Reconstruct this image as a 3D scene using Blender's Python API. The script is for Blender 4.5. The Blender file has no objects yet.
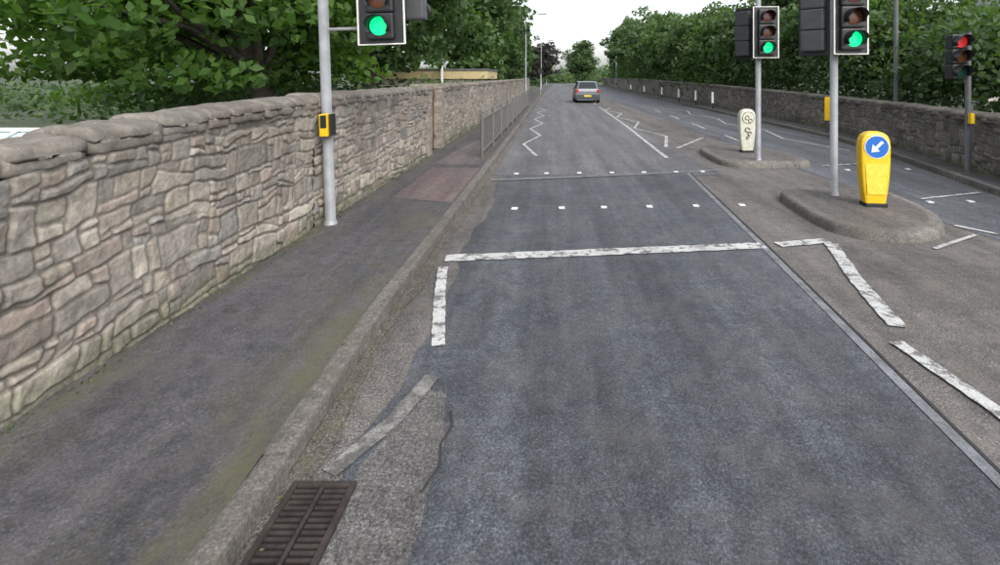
import bpy, bmesh, math, random
import numpy as np
from mathutils import Vector, Matrix
random.seed(7)
S = bpy.context.scene
COL = S.collection

# ------------------------------------------------------------------ materials
def new_mat(name):
    m = bpy.data.materials.new(name); m.use_nodes = True
    nt = m.node_tree; nt.nodes.clear()
    out = nt.nodes.new('ShaderNodeOutputMaterial')
    b = nt.nodes.new('ShaderNodeBsdfPrincipled')
    nt.links.new(b.outputs[0], out.inputs[0])
    return m, nt, b, out
def noise(nt, vec, scale, detail=3, rough=0.6):
    n = nt.nodes.new('ShaderNodeTexNoise'); n.inputs['Scale'].default_value = scale
    n.inputs['Detail'].default_value = detail; n.inputs['Roughness'].default_value = rough
    nt.links.new(vec, n.inputs['Vector']); return n.outputs['Fac']
def ramp(nt, fac, stops):
    r = nt.nodes.new('ShaderNodeValToRGB')
    el = r.color_ramp.elements
    while len(el) < len(stops): el.new(0.5)
    for e, (p, c) in zip(el, stops):
        e.position = p
        e.color = (c[0], c[1], c[2], 1) if hasattr(c, '__len__') else (c, c, c, 1)
    nt.links.new(fac, r.inputs[0]); return r.outputs[0]
def mix(nt, fac, a, b, blend='MIX'):
    m = nt.nodes.new('ShaderNodeMix'); m.data_type = 'RGBA'; m.blend_type = blend
    for s, i in ((fac, 0), (a, 6), (b, 7)):
        if isinstance(s, bpy.types.NodeSocket): nt.links.new(s, m.inputs[i])
        elif i == 0: m.inputs[0].default_value = s
        else: m.inputs[i].default_value = (s[0], s[1], s[2], 1)
    return m.outputs[2]
def objvec(nt, scale=(1, 1, 1)):
    t = nt.nodes.new('ShaderNodeTexCoord'); mp = nt.nodes.new('ShaderNodeMapping')
    mp.inputs['Scale'].default_value = scale
    nt.links.new(t.outputs['Object'], mp.inputs[0]); return mp.outputs[0]
def bump(nt, b, h, strength, dist):
    n = nt.nodes.new('ShaderNodeBump'); n.inputs['Strength'].default_value = strength
    n.inputs['Distance'].default_value = dist
    nt.links.new(h, n.inputs['Height']); nt.links.new(n.outputs[0], b.inputs['Normal'])

def asphalt(name, lo, hi, tint=None, tintamt=0.5, rough=0.75, agg=95, moss=False, agc=1.0, patchy=1.0):
    m, nt, b, out = new_mat(name)
    v = objvec(nt); vs = objvec(nt, (1.7, 0.10, 1))
    big = ramp(nt, noise(nt, v, 0.8, 5, 0.65), [(0.32, lo), (0.68, hi)])
    streak = ramp(nt, noise(nt, vs, 1.5, 3, 0.65), [(0.35, 1-.28*patchy), (0.65, 1+.27*patchy)])
    c = mix(nt, 1.0, big, streak, 'MULTIPLY')
    ag = noise(nt, v, agg, 2, 0.85)
    a_ = ramp(nt, ag, [(0.34, 1-0.7*agc), (0.48, 0.93), (0.58, 1+0.3*agc), (0.70, 1+1.7*agc)])
    c = mix(nt, 1.0, c, a_, 'MULTIPLY')
    ag2 = ramp(nt, noise(nt, v, 9, 5, 0.8), [(0.35, 0.70), (0.65, 1.30)])
    c = mix(nt, 1.0, c, ag2, 'MULTIPLY')
    if tint:
        tf = ramp(nt, noise(nt, v, 2.3, 4, 0.75), [(0.48, 0.0), (0.68, tintamt)])
        c = mix(nt, tf, c, tint)
    if moss:
        sx = nt.nodes.new('ShaderNodeSeparateXYZ'); nt.links.new(v, sx.inputs[0])
        ad = nt.nodes.new('ShaderNodeMath'); ad.operation = 'ADD'; ad.inputs[1].default_value = 2.0; nt.links.new(sx.outputs[0], ad.inputs[0])
        ab = nt.nodes.new('ShaderNodeMath'); ab.operation = 'ABSOLUTE'; nt.links.new(ad.outputs[0], ab.inputs[0])
        e = ramp(nt, ab.outputs[0], [(0.15, 0.25), (0.6, 1.0)])
        mn = ramp(nt, noise(nt, objvec(nt, (1, .35, 1)), 3.2, 5, 0.8), [(0.44, 0.0), (0.64, 0.65)])
        mf = mix(nt, 1.0, e, mn, 'MULTIPLY')
        c = mix(nt, mf, c, (0.105, 0.10, 0.05))
    nt.links.new(c, b.inputs['Base Color'])
    b.inputs['Roughness'].default_value = rough
    bump(nt, b, ag, 0.6, 0.006)
    return m
def plain(name, col, rough=0.5, metal=0.0, var=0.15, scale=12, spec=0.5):
    m, nt, b, out = new_mat(name)
    v = objvec(nt)
    f = ramp(nt, noise(nt, v, scale, 3), [(0.3, 1 - var), (0.7, 1 + var)])
    c = mix(nt, 1.0, col, f, 'MULTIPLY')
    nt.links.new(c, b.inputs['Base Color'])
    b.inputs['Roughness'].default_value = rough; b.inputs['Metallic'].default_value = metal
    b.inputs['Specular IOR Level'].default_value = spec
    return m
def paint_worn(name, col, under, lo=0.42, hi=0.55):
    m, nt, b, out = new_mat(name)
    v = objvec(nt)
    w = ramp(nt, noise(nt, v, 8, 7, 0.78), [(lo, 1.0), (hi, 0.0)])
    w2 = ramp(nt, noise(nt, v, 2.2, 4, .7), [(0.35, 0.0), (0.7, 0.7)])
    dirty = mix(nt, w2, col, (col[0]*0.55, col[1]*0.55, col[2]*0.55))
    c = mix(nt, w, dirty, under)
    ag = noise(nt, v, 95, 2, 0.85)
    c = mix(nt, 0.6, c, ramp(nt, ag, [(0.36, 0.45), (0.58, 1.15)]), 'MULTIPLY')
    nt.links.new(c, b.inputs['Base Color']); b.inputs['Roughness'].default_value = 0.7
    bump(nt, b, ag, 0.4, 0.004)
    return m
def emis(name, col, s):
    m, nt, b, out = new_mat(name)
    b.inputs['Base Color'].default_value = (*col, 1)
    b.inputs['Emission Color'].default_value = (*col, 1)
    b.inputs['Emission Strength'].default_value = s
    return m
def leafmat(name, dark, light, trans=0.35):
    m, nt, b, out = new_mat(name)
    a = nt.nodes.new('ShaderNodeAttribute'); a.attribute_name = 'v'
    c = ramp(nt, a.outputs['Fac'], [(0.0, dark), (1.0, light)])
    nt.links.new(c, b.inputs['Base Color']); b.inputs['Roughness'].default_value = 0.55
    b.inputs['Specular IOR Level'].default_value = 0.35
    t = nt.nodes.new('ShaderNodeBsdfTranslucent')
    c2 = mix(nt, 1.0, c, (1.5, 1.7, 0.6), 'MULTIPLY'); nt.links.new(c2, t.inputs[0])
    ms = nt.nodes.new('ShaderNodeMixShader'); ms.inputs[0].default_value = trans
    nt.links.new(b.outputs[0], ms.inputs[1]); nt.links.new(t.outputs[0], ms.inputs[2])
    nt.links.new(ms.outputs[0], out.inputs[0])
    return m
def stonemat(name):
    m, nt, b, out = new_mat(name)
    a = nt.nodes.new('ShaderNodeAttribute'); a.attribute_name = 'Col'
    v = objvec(nt)
    f1 = ramp(nt, noise(nt, v, 12, 5, 0.75), [(0.3, 0.66), (0.7, 1.28)])
    f2 = ramp(nt, noise(nt, v, 0.9, 4, 0.7), [(0.35, 0.76), (0.65, 1.15)])
    c = mix(nt, 1.0, a.outputs['Color'], f1, 'MULTIPLY'); c = mix(nt, 1.0, c, f2, 'MULTIPLY')
    li = ramp(nt, noise(nt, v, 26, 4, 0.75), [(0.56, 0.0), (0.70, 0.5)])
    c = mix(nt, li, c, (0.38, 0.37, 0.32))
    dk = ramp(nt, noise(nt, v, 3.3, 6, 0.8), [(0.53, 0.0), (0.70, 0.65)])
    c = mix(nt, dk, c, (0.13, 0.12, 0.105))
    nt.links.new(c, b.inputs['Base Color']); b.inputs['Roughness'].default_value = 0.92
    b.inputs['Specular IOR Level'].default_value = 0.2
    bump(nt, b, noise(nt, v, 38, 5, 0.75), 0.8, 0.012)
    return m

M_road = asphalt('old_asphalt', (0.085, 0.078, 0.073), (0.132, 0.122, 0.113), (0.18, 0.16, 0.138), 0.4, 0.8, 75)
M_lane = asphalt('lane_asphalt', (0.043, 0.047, 0.056), (0.076, 0.081, 0.091), (0.108, 0.10, 0.093), 0.45, 0.62, 85, False, 0.75, 1.3)
M_rlane = asphalt('opposite_lane_asphalt', (0.07, 0.074, 0.085), (0.10, 0.104, 0.115), None, 0, 0.65)
M_far = asphalt('far_asphalt', (0.084, 0.084, 0.09), (0.125, 0.123, 0.127), (0.165, 0.15, 0.132), 0.35, 0.66)
M_pave = asphalt('pavement_asphalt', (0.052, 0.050, 0.056), (0.082, 0.079, 0.086), (0.12, 0.11, 0.10), 0.4, 0.85, 95, True, .65)
M_red = asphalt('red_tactile', (0.11, 0.082, 0.081), (0.145, 0.105, 0.103), (0.11, 0.10, 0.097), 0.7, 0.85)
M_gutter = asphalt('gutter_grit', (0.085, 0.076, 0.065), (0.13, 0.115, 0.097), (0.085, 0.083, 0.052), 0.6, 0.9)
M_kerb = asphalt('kerb_stone', (0.11, 0.10, 0.092), (0.16, 0.147, 0.133), (0.105, 0.098, 0.072), 0.6, 0.85, 60, False, .5)
M_seam = paint_worn('seam_band', (0.23, 0.24, 0.26), (0.11, 0.11, 0.12), 0.38, 0.55)
M_white = paint_worn('road_paint', (0.58, 0.58, 0.57), (0.15, 0.145, 0.14), 0.43, 0.50)
M_white2 = paint_worn('road_paint_faded', (0.30, 0.29, 0.27), (0.11, 0.105, 0.1), 0.45, 0.58)
M_stud = plain('crossing_stud', (0.62, 0.63, 0.63), 0.5)
M_dirt = plain('garden_ground', (0.045, 0.06, 0.028), 0.95, 0, 0.4, 1.5)
M_stone = stonemat('rubble_stone')
M_iron = plain('cast_iron', (0.046, 0.036, 0.032), 0.7, 0.3, 0.5, 14)
M_black = plain('drain_shade_black', (0.006, 0.006, 0.006), 0.9)  # near-black colour standing in for the shade inside the drain
M_dark = plain('tar_crack', (0.032, 0.031, 0.032), 0.8)
M_pole = plain('grey_pole', (0.26, 0.27, 0.28), 0.5, 0.2, 0.2, 6)
M_poled = plain('dark_pole', (0.07, 0.075, 0.075), 0.6, 0.1)
M_sig = plain('signal_black', (0.014, 0.015, 0.017), 0.45)
M_sigg = plain('signal_back', (0.05, 0.055, 0.06), 0.5)
M_wht = plain('white_plastic', (0.66, 0.66, 0.63), 0.45, 0, 0.08)
M_aged = plain('aged_plastic', (0.56, 0.555, 0.46), 0.5, 0, 0.15)
M_yel = plain('yellow_plastic', (0.76, 0.47, 0.012), 0.4, 0, 0.08)
M_blue = plain('sign_blue', (0.01, 0.12, 0.45), 0.4, 0, 0.04)
M_green = emis('green_lamp', (0.0, 0.85, 0.24), 1.3)
M_redon = emis('red_lamp', (0.7, 0.03, 0.03), 0.25)
M_redoff = plain('red_lens_off', (0.12, 0.02, 0.02), 0.25)
M_ambo = plain('amber_lens_off', (0.12, 0.035, 0.01), 0.25)
M_grno = plain('green_lens_off', (0.01, 0.06, 0.045), 0.25)
M_bark = plain('bark', (0.05, 0.042, 0.034), 0.95, 0, 0.4, 10)
M_wood = plain('brown_door', (0.11, 0.06, 0.042), 0.7, 0, 0.2)
M_glass = plain('dark_glass', (0.02, 0.025, 0.03), 0.08, 0, 0.05)
M_tyre = plain('tyre', (0.015, 0.015, 0.015), 0.85)
M_silver = plain('car_paint_silver', (0.20, 0.21, 0.23), 0.3, 0.5, 0.02)
M_tail = plain('tail_light', (0.45, 0.015, 0.015), 0.25)
M_plate = plain('number_plate', (0.75, 0.6, 0.05), 0.4)
M_cream = plain('cream_fascia', (0.5, 0.41, 0.22), 0.7)
M_render = plain('house_render', (0.5, 0.47, 0.42), 0.85)
M_slate = plain('slate_roof', (0.12, 0.12, 0.135), 0.7, 0, 0.25, 5)
M_steel = plain('galvanised', (0.15, 0.145, 0.14), 0.5, 0.3)
M_gh = plain('greenhouse_glass', (0.5, 0.64, 0.72), 0.2)
L_syc = leafmat('sycamore_leaf', (0.028, 0.07, 0.014), (0.12, 0.22, 0.042), 0.42)
L_mid = leafmat('broadleaf', (0.03, 0.066, 0.022), (0.105, 0.18, 0.06), 0.36)
L_dk = leafmat('dark_leaf', (0.024, 0.052, 0.02), (0.085, 0.14, 0.05), 0.32)
L_pur = leafmat('copper_beech_leaf', (0.026, 0.026, 0.024), (0.065, 0.058, 0.05), 0.2)
L_far = leafmat('distant_leaf', (0.05, 0.09, 0.04), (0.12, 0.18, 0.08), 0.35)

# ------------------------------------------------------------------ mesh helpers
def link(o, parent=None):
    COL.objects.link(o)
    if parent: o.parent = parent
    return o
def empty(name, loc=(0, 0, 0), rotz=0):
    e = bpy.data.objects.new(name, None); e.empty_display_size = 0.3
    e.location = loc; e.rotation_euler = (0, 0, rotz); COL.objects.link(e); return e
def mobj(name, v, f, mat, parent=None, smooth=False):
    me = bpy.data.meshes.new(name); me.from_pydata([tuple(p) for p in v], [], f); me.update()
    for m in (mat if isinstance(mat, list) else [mat]): me.materials.append(m)
    if smooth: me.polygons.foreach_set('use_smooth', [True]*len(me.polygons))
    return link(bpy.data.objects.new(name, me), parent)
def bmobj(name, bm, mat, parent=None, smooth=False):
    me = bpy.data.meshes.new(name); bm.to_mesh(me); bm.free()
    for m in (mat if isinstance(mat, list) else [mat]): me.materials.append(m)
    if smooth: me.polygons.foreach_set('use_smooth', [True]*len(me.polygons))
    return link(bpy.data.objects.new(name, me), parent)
def add_box(bm, c, s, bev=0.0, rot=None, mi=0):
    t = bmesh.new(); bmesh.ops.create_cube(t, size=1)
    bmesh.ops.scale(t, vec=s, verts=t.verts)
    if bev: bmesh.ops.bevel(t, geom=list(t.edges), offset=bev, segments=2, affect='EDGES', profile=0.7)
    if rot is not None: bmesh.ops.rotate(t, cent=(0, 0, 0), matrix=rot, verts=t.verts)
    bmesh.ops.translate(t, vec=c, verts=t.verts)
    for f in t.faces: f.material_index = mi
    me = bpy.data.meshes.new('t'); t.to_mesh(me); t.free(); bm.from_mesh(me); bpy.data.meshes.remove(me)
def box(name, c, s, mat, parent=None, bev=0.01, rot=None):
    bm = bmesh.new(); add_box(bm, c, s, bev, rot); return bmobj(name, bm, mat, parent)
def add_tube(vs, fs, pts, rads, n=8, cap=True):
    pts = [Vector(p) for p in pts]; base = len(vs)
    for i, p in enumerate(pts):
        d = (pts[min(i+1, len(pts)-1)] - pts[max(i-1, 0)]).normalized()
        a = Vector((1, 0, 0)) if abs(d.x) < 0.9 else Vector((0, 1, 0))
        u = d.cross(a).normalized(); w = d.cross(u)
        for k in range(n):
            t = 2*math.pi*k/n
            vs.append(p + (u*math.cos(t) + w*math.sin(t))*rads[i])
    for i in range(len(pts)-1):
        for k in range(n):
            a = base+i*n+k; b = base+i*n+(k+1) % n
            fs.append((a, b, b+n, a+n))
    if cap:
        fs.append(tuple(base+k for k in range(n))); fs.append(tuple(base+(len(pts)-1)*n+k for k in range(n)))
def tube(name, pts, rads, mat, parent=None, n=16):
    if not hasattr(rads, '__len__'): rads = [rads]*len(pts)
    vs, fs = [], []; add_tube(vs, fs, pts, rads, n); o = mobj(name, vs, fs, mat, parent)
    for p in o.data.polygons: p.use_smooth = len(p.vertices) == 4
    return o

# ------------------------------------------------------------------ ground, roads
gx = [-1500, -300, -60, -20, -8, -4.2, -3.2, -2.8, 5.5, 9, 12, 20, 60, 300, 1500]
gz = [-1, -1, -1, -1, -1.0, -0.9, -0.5, -0.03, -0.03, -0.03, 0.1, 0.3, 0.4, 0.4, 0.4]
gy = [-60, -20, 0, 10, 20, 40, 80, 160, 400, 2500]
v = [(x, y, z) for y in gy for x, z in zip(gx, gz)]
n = len(gx); f = [(j*n+i, j*n+i+1, (j+1)*n+i+1, (j+1)*n+i) for j in range(len(gy)-1) for i in range(n-1)]
mobj('ground', v, f, M_dirt)

def itp(y, pts):
    return float(np.interp(y, [p[0] for p in pts], [p[1] for p in pts]))
RK = [(-6, 6.2), (4, 6.25), (7.35, 6.6), (8.4, 6.85), (11, 7.5), (14.6, 8.1), (30, 8.5), (60, 9.2), (150, 12)]
RW = [(-6, 7.0), (6, 7.1), (8.1, 7.3), (11, 8.1), (16, 9.0), (30, 9.45), (60, 10.2), (150, 13.2)]
LK = [(-6, -1.12), (1.8, -1.14), (3.5, -1.2), (8, -1.18), (20, -1.12), (60, -1.05), (150, 0.5)]
LW = [(-6, -2.6), (10, -2.62), (60, -2.7), (150, -1.3)]
KW = 0.12
def ys_range(a, b):
    out = []; y = a
    while y < b: out.append(y); y += max(0.2, y*0.05)
    out.append(b); return out
def ribbon(name, fa, fb, y0, y1, z, mat):
    ys = ys_range(y0, y1); v = []; f = []
    for y in ys: v += [(fa(y), y, z), (fb(y), y, z)]
    for i in range(len(ys)-1): f.append((2*i, 2*i+1, 2*i+3, 2*i+2))
    return mobj(name, v, f, mat)
ribbon('road', lambda y: itp(y, LK)-0.02, lambda y: itp(y, RK)+0.02, -6, 150, 0.0, M_road)
seamx = lambda y: float(np.interp(y, [-6, 1.8, 9.3], [1.75, 1.9, 2.5]))
ribbon('lane_resurfacing', lambda y: -0.86+0.05*math.sin(y*2.1)+0.03*math.sin(y*7.3), seamx, -6, 9.0, 0.004, M_lane)
ribbon('far_carriageway', lambda y: itp(y, LK)+0.12, lambda y: 3.0, 9.0, 150, 0.004, M_far)
ribbon('opposite_lane', lambda y: 4.75+0.03*math.sin(y)+0.02*math.sin(y*5)+max(0,(6-y))*0.12, lambda y: itp(y, RK)-0.1, -6, 150, 0.004, M_rlane)
ribbon('gutter', lambda y: itp(y, LK)+0.0, lambda y: itp(y, LK)+0.09+0.03*math.sin(y*3.3)+0.015*math.sin(y*11), -6, 9, 0.008, M_gutter)
ribbon('pavement', lambda y: itp(y, LW)-0.1, lambda y: itp(y, LK)-KW+.005, -6, 150, 0.1, M_pave)
ribbon('right_pavement', lambda y: itp(y, RK)+KW-.005, lambda y: itp(y, RW)+0.15, -6, 150, 0.1, M_pave)
mobj('tactile_paving', [(-2.2, 6.9, .104), (-1.32, 6.6, .104), (-1.32, 9.2, .104), (-2.2, 9.2, .104)], [(0, 1, 2, 3)], M_red)
mobj('pavement_patch', [(-2.3, 9.6, .104), (-1.4, 9.5, .104), (-1.38, 13, .104), (-2.0, 13.2, .104)], [(0, 1, 2, 3)],
     asphalt('patch_asphalt', (0.095, 0.08, 0.08), (0.13, 0.108, 0.108), None, 0, 0.8))
def kerb(name, K, side, y0, y1):
    bm = bmesh.new(); y = y0
    while y < y1:
        L = 0.9 if y < 40 else 3.0
        x0, x1 = itp(y, K), itp(y+L, K); a = math.atan2(-(x1-x0), L)
        dz = random.uniform(-.006, .006); dx = random.uniform(-.006, .006)
        add_box(bm, ((x0+x1)/2+side*KW/2+dx, y+L/2, 0.0+dz), (KW, L-0.008, 0.215), 0.022,
                Matrix.Rotation(a+random.uniform(-.005, .005), 3, 'Z'))
        y += L
    return bmobj(name, bm, M_kerb)
kerb('kerb', LK, -1, -5, 150); kerb('kerb', RK, 1, -5, 150)

# markings -----------------------------------------------------------
def strip(vs, fs, pts, w, z, subd=0.06):
    P = [Vector((p[0], p[1], 0)) for p in pts]; Q = [P[0]]
    if P[0].y > 9: subd = 0.5
    for a, b in zip(P[:-1], P[1:]):
        k = max(1, int((b-a).length/subd))
        for i in range(1, k+1): Q.append(a.lerp(b, i/k))
    for i, p in enumerate(Q):
        d = (Q[min(i+1, len(Q)-1)]-Q[max(i-1, 0)]).normalized(); nrm = Vector((-d.y, d.x, 0))
        b = len(vs)
        vs.append((*(p+nrm*w*random.uniform(0.84, 1.04)/2).xy, z)); vs.append((*(p-nrm*w*random.uniform(0.84, 1.04)/2).xy, z))
        if i: fs.append((b-2, b-1, b+1, b))
def marking(name, segs, mat, z):
    vs, fs = [], []
    for pts, w in segs: strip(vs, fs, pts, w, z)
    return mobj(name, vs, fs, mat)
marking('stop_line', [([(-1.03, 4.83), (0.5, 5.0), (2.2, 5.2)], 0.19), ([(2.36, 5.22), (2.95, 5.36)], 0.15)], M_white, .012)
marking('lane_edge_marking', [([(-1.0, 4.6), (-0.9, 4.0), (-0.74, 3.25)], 0.095)], M_white, .012)
marking('worn_edge_marking', [([(-0.70, 2.92), (-0.80, 2.55), (-0.98, 2.2)], 0.095)], M_white2, .012)
marking('centre_line', [([(2.93, 5.25), (2.62, 4.3), (2.42, 3.5)], 0.13), ([(2.27, 3.3), (2.33, 2.6), (2.36, 1.7)], 0.10),
                        ([(2.38, 0.5), (2.4, -3)], 0.12)], M_white, .013)
marking('surface_seam', [([(2.5, 9.3), (2.2, 5.3), (1.9, 1.8), (1.75, -5)], 0.07),
                         ([(-1.05, 8.55), (0.5, 8.85), (2.5, 9.3), (3.2, 9.5)], 0.13)], M_seam, .009)
marking('tar_joint', [([(2.55, 9.2), (2.255, 5.3), (1.95, 1.8), (1.8, -5)], 0.02), ([(-1.0, 8.44), (0.5, 8.74), (2.4, 9.15)], 0.02)], M_dark, .0075)
zz = []
def zigzag(x, amp, y0, y1, step, w=0.12, ph=1):
    y = y0; s = ph; pts = []
    while y < y1: pts.append((x+s*amp, y)); s = -s; y += step
    return pts, w
zz.append(zigzag(-0.55, 0.2, 11.2, 30, 2.0, 0.08))
zz.append(zigzag(3.15, 0.28, 12.6, 31, 2.4, 0.09, -1))
zz.append(([(2.5, 10.9), (2.7, 18), (2.85, 30)], 0.10))
zz.append(zigzag(6.9, 0.25, 12, 30, 2.4, 0.08))
marking('zigzag_marking', zz, M_white, .011)
d = []
for k in range(14): d.append(([(2.9+0.01*k, 33+k*6), (2.92+.01*k, 37+k*6)], 0.12))
for k in range(4): d.append(([(5.15+0.12*k, 13.2+k*4), (5.25+.12*k, 15.2+k*4)], 0.1))
d.append(([(4.75, 5.9), (5.3, 5.1)], 0.07)); d.append(([(5.3, 7.2), (6.5, 7.6)], 0.06)); d.append(([(5.3, 9.9), (7.0, 10.4)], 0.07))
d.append(([(3.1, 12.4), (4.4, 14.6)], 0.09)); d.append(([(3.9, 12.6), (5.3, 12.9)], 0.09))
d.append(([(3.9, 5.1), (4.7, 5.55)], 0.05))
marking('lane_dashes', d, M_white, .013)
bm = bmesh.new()
for y0, xs in ((6.7, (-0.5, 0.13, 0.7, 1.32, 1.96, 2.6, 5.3, 5.9)), (9.15, (-0.65, -0.1, 0.5, 1.1, 1.7, 2.3, 2.8, 5.6, 6.2, 6.8))):
    for x in xs: add_box(bm, (x, y0+0.06*x, 0.012), (0.08, 0.08, 0.016), 0.006, Matrix.Rotation(random.uniform(-.2, .2), 3, 'Z'))
bmobj('crossing_studs', bm, M_stud)
vs, fs = [], []
strip(vs, fs, [(-0.53, 2.62), (-0.50, 2.5), (-0.53, 2.38), (-0.505, 2.25), (-0.55, 2.1)], 0.012, .010, 0.03)
mobj('road_crack', vs, fs, M_dark)
random.seed(3)
pp = []
for k in range(28):
    a = 2*math.pi*k/28; pp.append((-0.68+0.17*math.cos(a)*random.uniform(.85, 1.15)+.02*math.sin(a), 2.1+0.72*math.sin(a)*random.uniform(.93, 1.05), .006))
mobj('road_patch', pp, [tuple(range(28))], asphalt('worn_patch', (0.082, 0.078, 0.076), (0.112, 0.106, 0.102), (0.14, 0.127, 0.114), .4, .8))
g = empty('drain_grate', (-0.97, 1.88, 0.012))
bm = bmesh.new()
W, L = 0.27, 0.52
for sx in (-1, 1): add_box(bm, (sx*(W/2-0.012), 0, 0), (0.024, L, 0.03), 0.004)
for sy in (-1, 1): add_box(bm, (0, sy*(L/2-0.012), 0), (W-0.05, 0.024, 0.03), 0.004)
add_box(bm, (0, 0, -0.001), (0.016, L-0.05, 0.026), 0.003)
k = 17
for i in range(k):
    y = -L/2+0.04+(L-0.08)*i/(k-1)
    for sx in (-1, 1): add_box(bm, (sx*(W/4-0.002), y, -0.003), (W/2-0.03, 0.014, 0.018), 0.003)
bmobj('grating', bm, M_iron, g)
mobj('drain_shade_sheet', [(-W/2, -L/2, -.0035), (W/2, -L/2, -.0035), (W/2, L/2, -.0035), (-W/2, L/2, -.0035)], [(0, 1, 2, 3)], M_black, g)  # flat black sheet, the shaded depth below the bars painted as colour

# ------------------------------------------------------------------ rubble walls (random rubble brought to courses)
PAL = np.array([(0.37,0.325,0.265),(0.31,0.285,0.255),(0.37,0.305,0.26),(0.45,0.41,0.345),(0.23,0.21,0.19),(0.34,0.305,0.26),(0.40,0.36,0.305),(0.32,0.27,0.235),(0.28,0.27,0.255),(0.35,0.32,0.28)])
PAL = PAL*0.85+PAL.mean(0)*0.15
def fastmesh(name, V, F):
    me = bpy.data.meshes.new(name); k = F.shape[1]
    me.vertices.add(len(V)); me.vertices.foreach_set('co', np.ascontiguousarray(V, dtype=np.float32).ravel())
    me.loops.add(F.size); me.loops.foreach_set('vertex_index', np.ascontiguousarray(F, dtype=np.int32).ravel())
    me.polygons.add(len(F)); me.polygons.foreach_set('loop_start', np.arange(0, F.size, k, dtype=np.int32))
    me.polygons.foreach_set('loop_total', np.full(len(F), k, dtype=np.int32))
    me.update(calc_edges=True); return me
def vnoise(a, b, cell, rng):
    """smooth random value noise in [-1,1] over two coordinates"""
    a = (a-a.min())/cell; b = (b-b.min())/cell
    G = rng.uniform(-1, 1, (int(a.max())+3, int(b.max())+3))
    i = a.astype(int); j = b.astype(int); u = a-i; w = b-j; u = u*u*(3-2*u); w = w*w*(3-2*w)
    return (G[i, j]*(1-u)+G[i+1, j]*u)*(1-w)+(G[i, j+1]*(1-u)+G[i+1, j+1]*u)*w
def rubble(name, xf, y0, y1, zb, ztf, res, side, seed, parent, gain=1.0):
    rng = np.random.default_rng(seed)
    zbs = [zb-0.15]
    while zbs[-1] < 2.4: zbs.append(zbs[-1]+rng.uniform(0.10, 0.23))
    zbs = np.array(zbs)
    ny = int((y1-y0)/res)+1; zmax = max(ztf(y) for y in np.linspace(y0, y1, 20)); nz = int((zmax-zb)/res)+2
    Y = np.linspace(y0, y1, ny); T = np.linspace(0, 1, nz)
    X0 = np.array([xf(y) for y in Y]); ZT = np.array([ztf(y) for y in Y])
    YY = np.repeat(Y[:, None], nz, 1); ZZ = zb+T[None, :]*(ZT-zb)[:, None]
    vn = lambda c: vnoise(YY, ZZ, c, rng)
    wz = ZZ+0.05*vn(.9)+0.026*vn(.28)+0.011*vn(.09)+0.004*vn(.035)
    wy = YY+0.045*vn(.4)+0.022*vn(.16)+0.010*vn(.07)+0.003*vn(.03)
    R = np.clip(np.searchsorted(zbs, wz)-1, 0, len(zbs)-2)
    E = np.full(YY.shape, 9.0); ID = np.zeros(YY.shape, np.int64)
    for r_ in range(len(zbs)-1):
        mk = R == r_
        if not mk.any(): continue
        yb = [y0-0.6]
        while yb[-1] < y1+0.6: yb.append(yb[-1]+rng.choice([rng.uniform(.07, .18), rng.uniform(.16, .42)]))
        yb = np.array(yb); nc = len(yb)-1
        spl = np.where(rng.uniform(size=nc) < 0.68, rng.uniform(.25, .75, nc), -1)
        sl = rng.normal(0, .16, nc)
        vsp = np.where(rng.uniform(size=nc) < 0.5, rng.uniform(.3, .7, nc), -1)
        lean = rng.normal(0, .25, nc+1)
        y = wy[mk]; z = wz[mk]
        lo = z-zbs[r_]; hh = zbs[r_+1]-zbs[r_]; hi = hh-lo
        c = np.clip(np.searchsorted(yb, y)-1, 0, nc-1)
        a = y-yb[c]; w_ = yb[c+1]-yb[c]; b = w_-a; sub = np.zeros(len(y), int)
        zs = spl[c]*hh+sl[c]*(a-w_/2); has = spl[c] > 0
        up = has & (lo > zs)
        hi = np.where(has & ~up, zs-lo, hi); lo2 = np.where(up, lo-zs, lo); sub = sub+up
        flip = (c % 2).astype(bool)
        vy = vsp[c]*w_+lean[c]*(lo-hh/2); hv = (vsp[c] > 0) & (w_ > .16) & (up ^ flip) & has; rt = hv & (a > vy)
        b = np.where(hv & ~rt, vy-a, b); a2 = np.where(rt, a-vy, a); sub = sub+2*rt
        px = np.minimum(a2, b); pz = np.minimum(lo2, hi)
        rr = 0.024
        e = np.where((px < rr) & (pz < rr), rr-np.sqrt((rr-px)**2+(rr-pz)**2), np.minimum(px, pz))
        E[mk] = e; ID[mk] = r_*100000+c*4+sub
    u, inv = np.unique(ID, return_inverse=True); inv = inv.reshape(ID.shape); K = len(u)
    cid = rng.integers(0, len(PAL), K); prot = rng.uniform(0.002, 0.026, K); bri = rng.uniform(0.74, 1.14, K)
    mw = np.maximum(0.0, 0.004+0.006*vn(.35)+0.004*vn(.1))
    t = np.clip((E-mw*0.5)/0.018, 0, 1); t = t*t*(3-2*t)
    lowf = 0.006*vn(.12)+0.004*vn(.05)+0.002*vn(.025)
    XX = X0[:, None]+side*(t*(prot[inv]+.002)+lowf+0.010*vn(.7))+0.02*np.sin(Y*0.9)[:, None]
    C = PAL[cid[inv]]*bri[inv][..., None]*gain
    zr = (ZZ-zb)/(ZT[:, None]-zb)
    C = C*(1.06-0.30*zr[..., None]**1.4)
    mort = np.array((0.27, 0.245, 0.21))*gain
    tt = np.clip((E-mw)/0.009, 0, 1)[..., None]; C = C*tt+mort*(0.78+0.2*vn(.5))[..., None]*(1-tt)
    mo = np.clip(1.1-(ZZ-zb)/(0.10+0.10*(vn(.25)+1)), 0, .55)[..., None]; C = C*(1-mo)+np.array((0.10, 0.105, 0.055))*mo
    V = np.stack([XX, YY, ZZ], -1).reshape(-1, 3)
    idx = np.arange(ny*nz).reshape(ny, nz)
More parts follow.
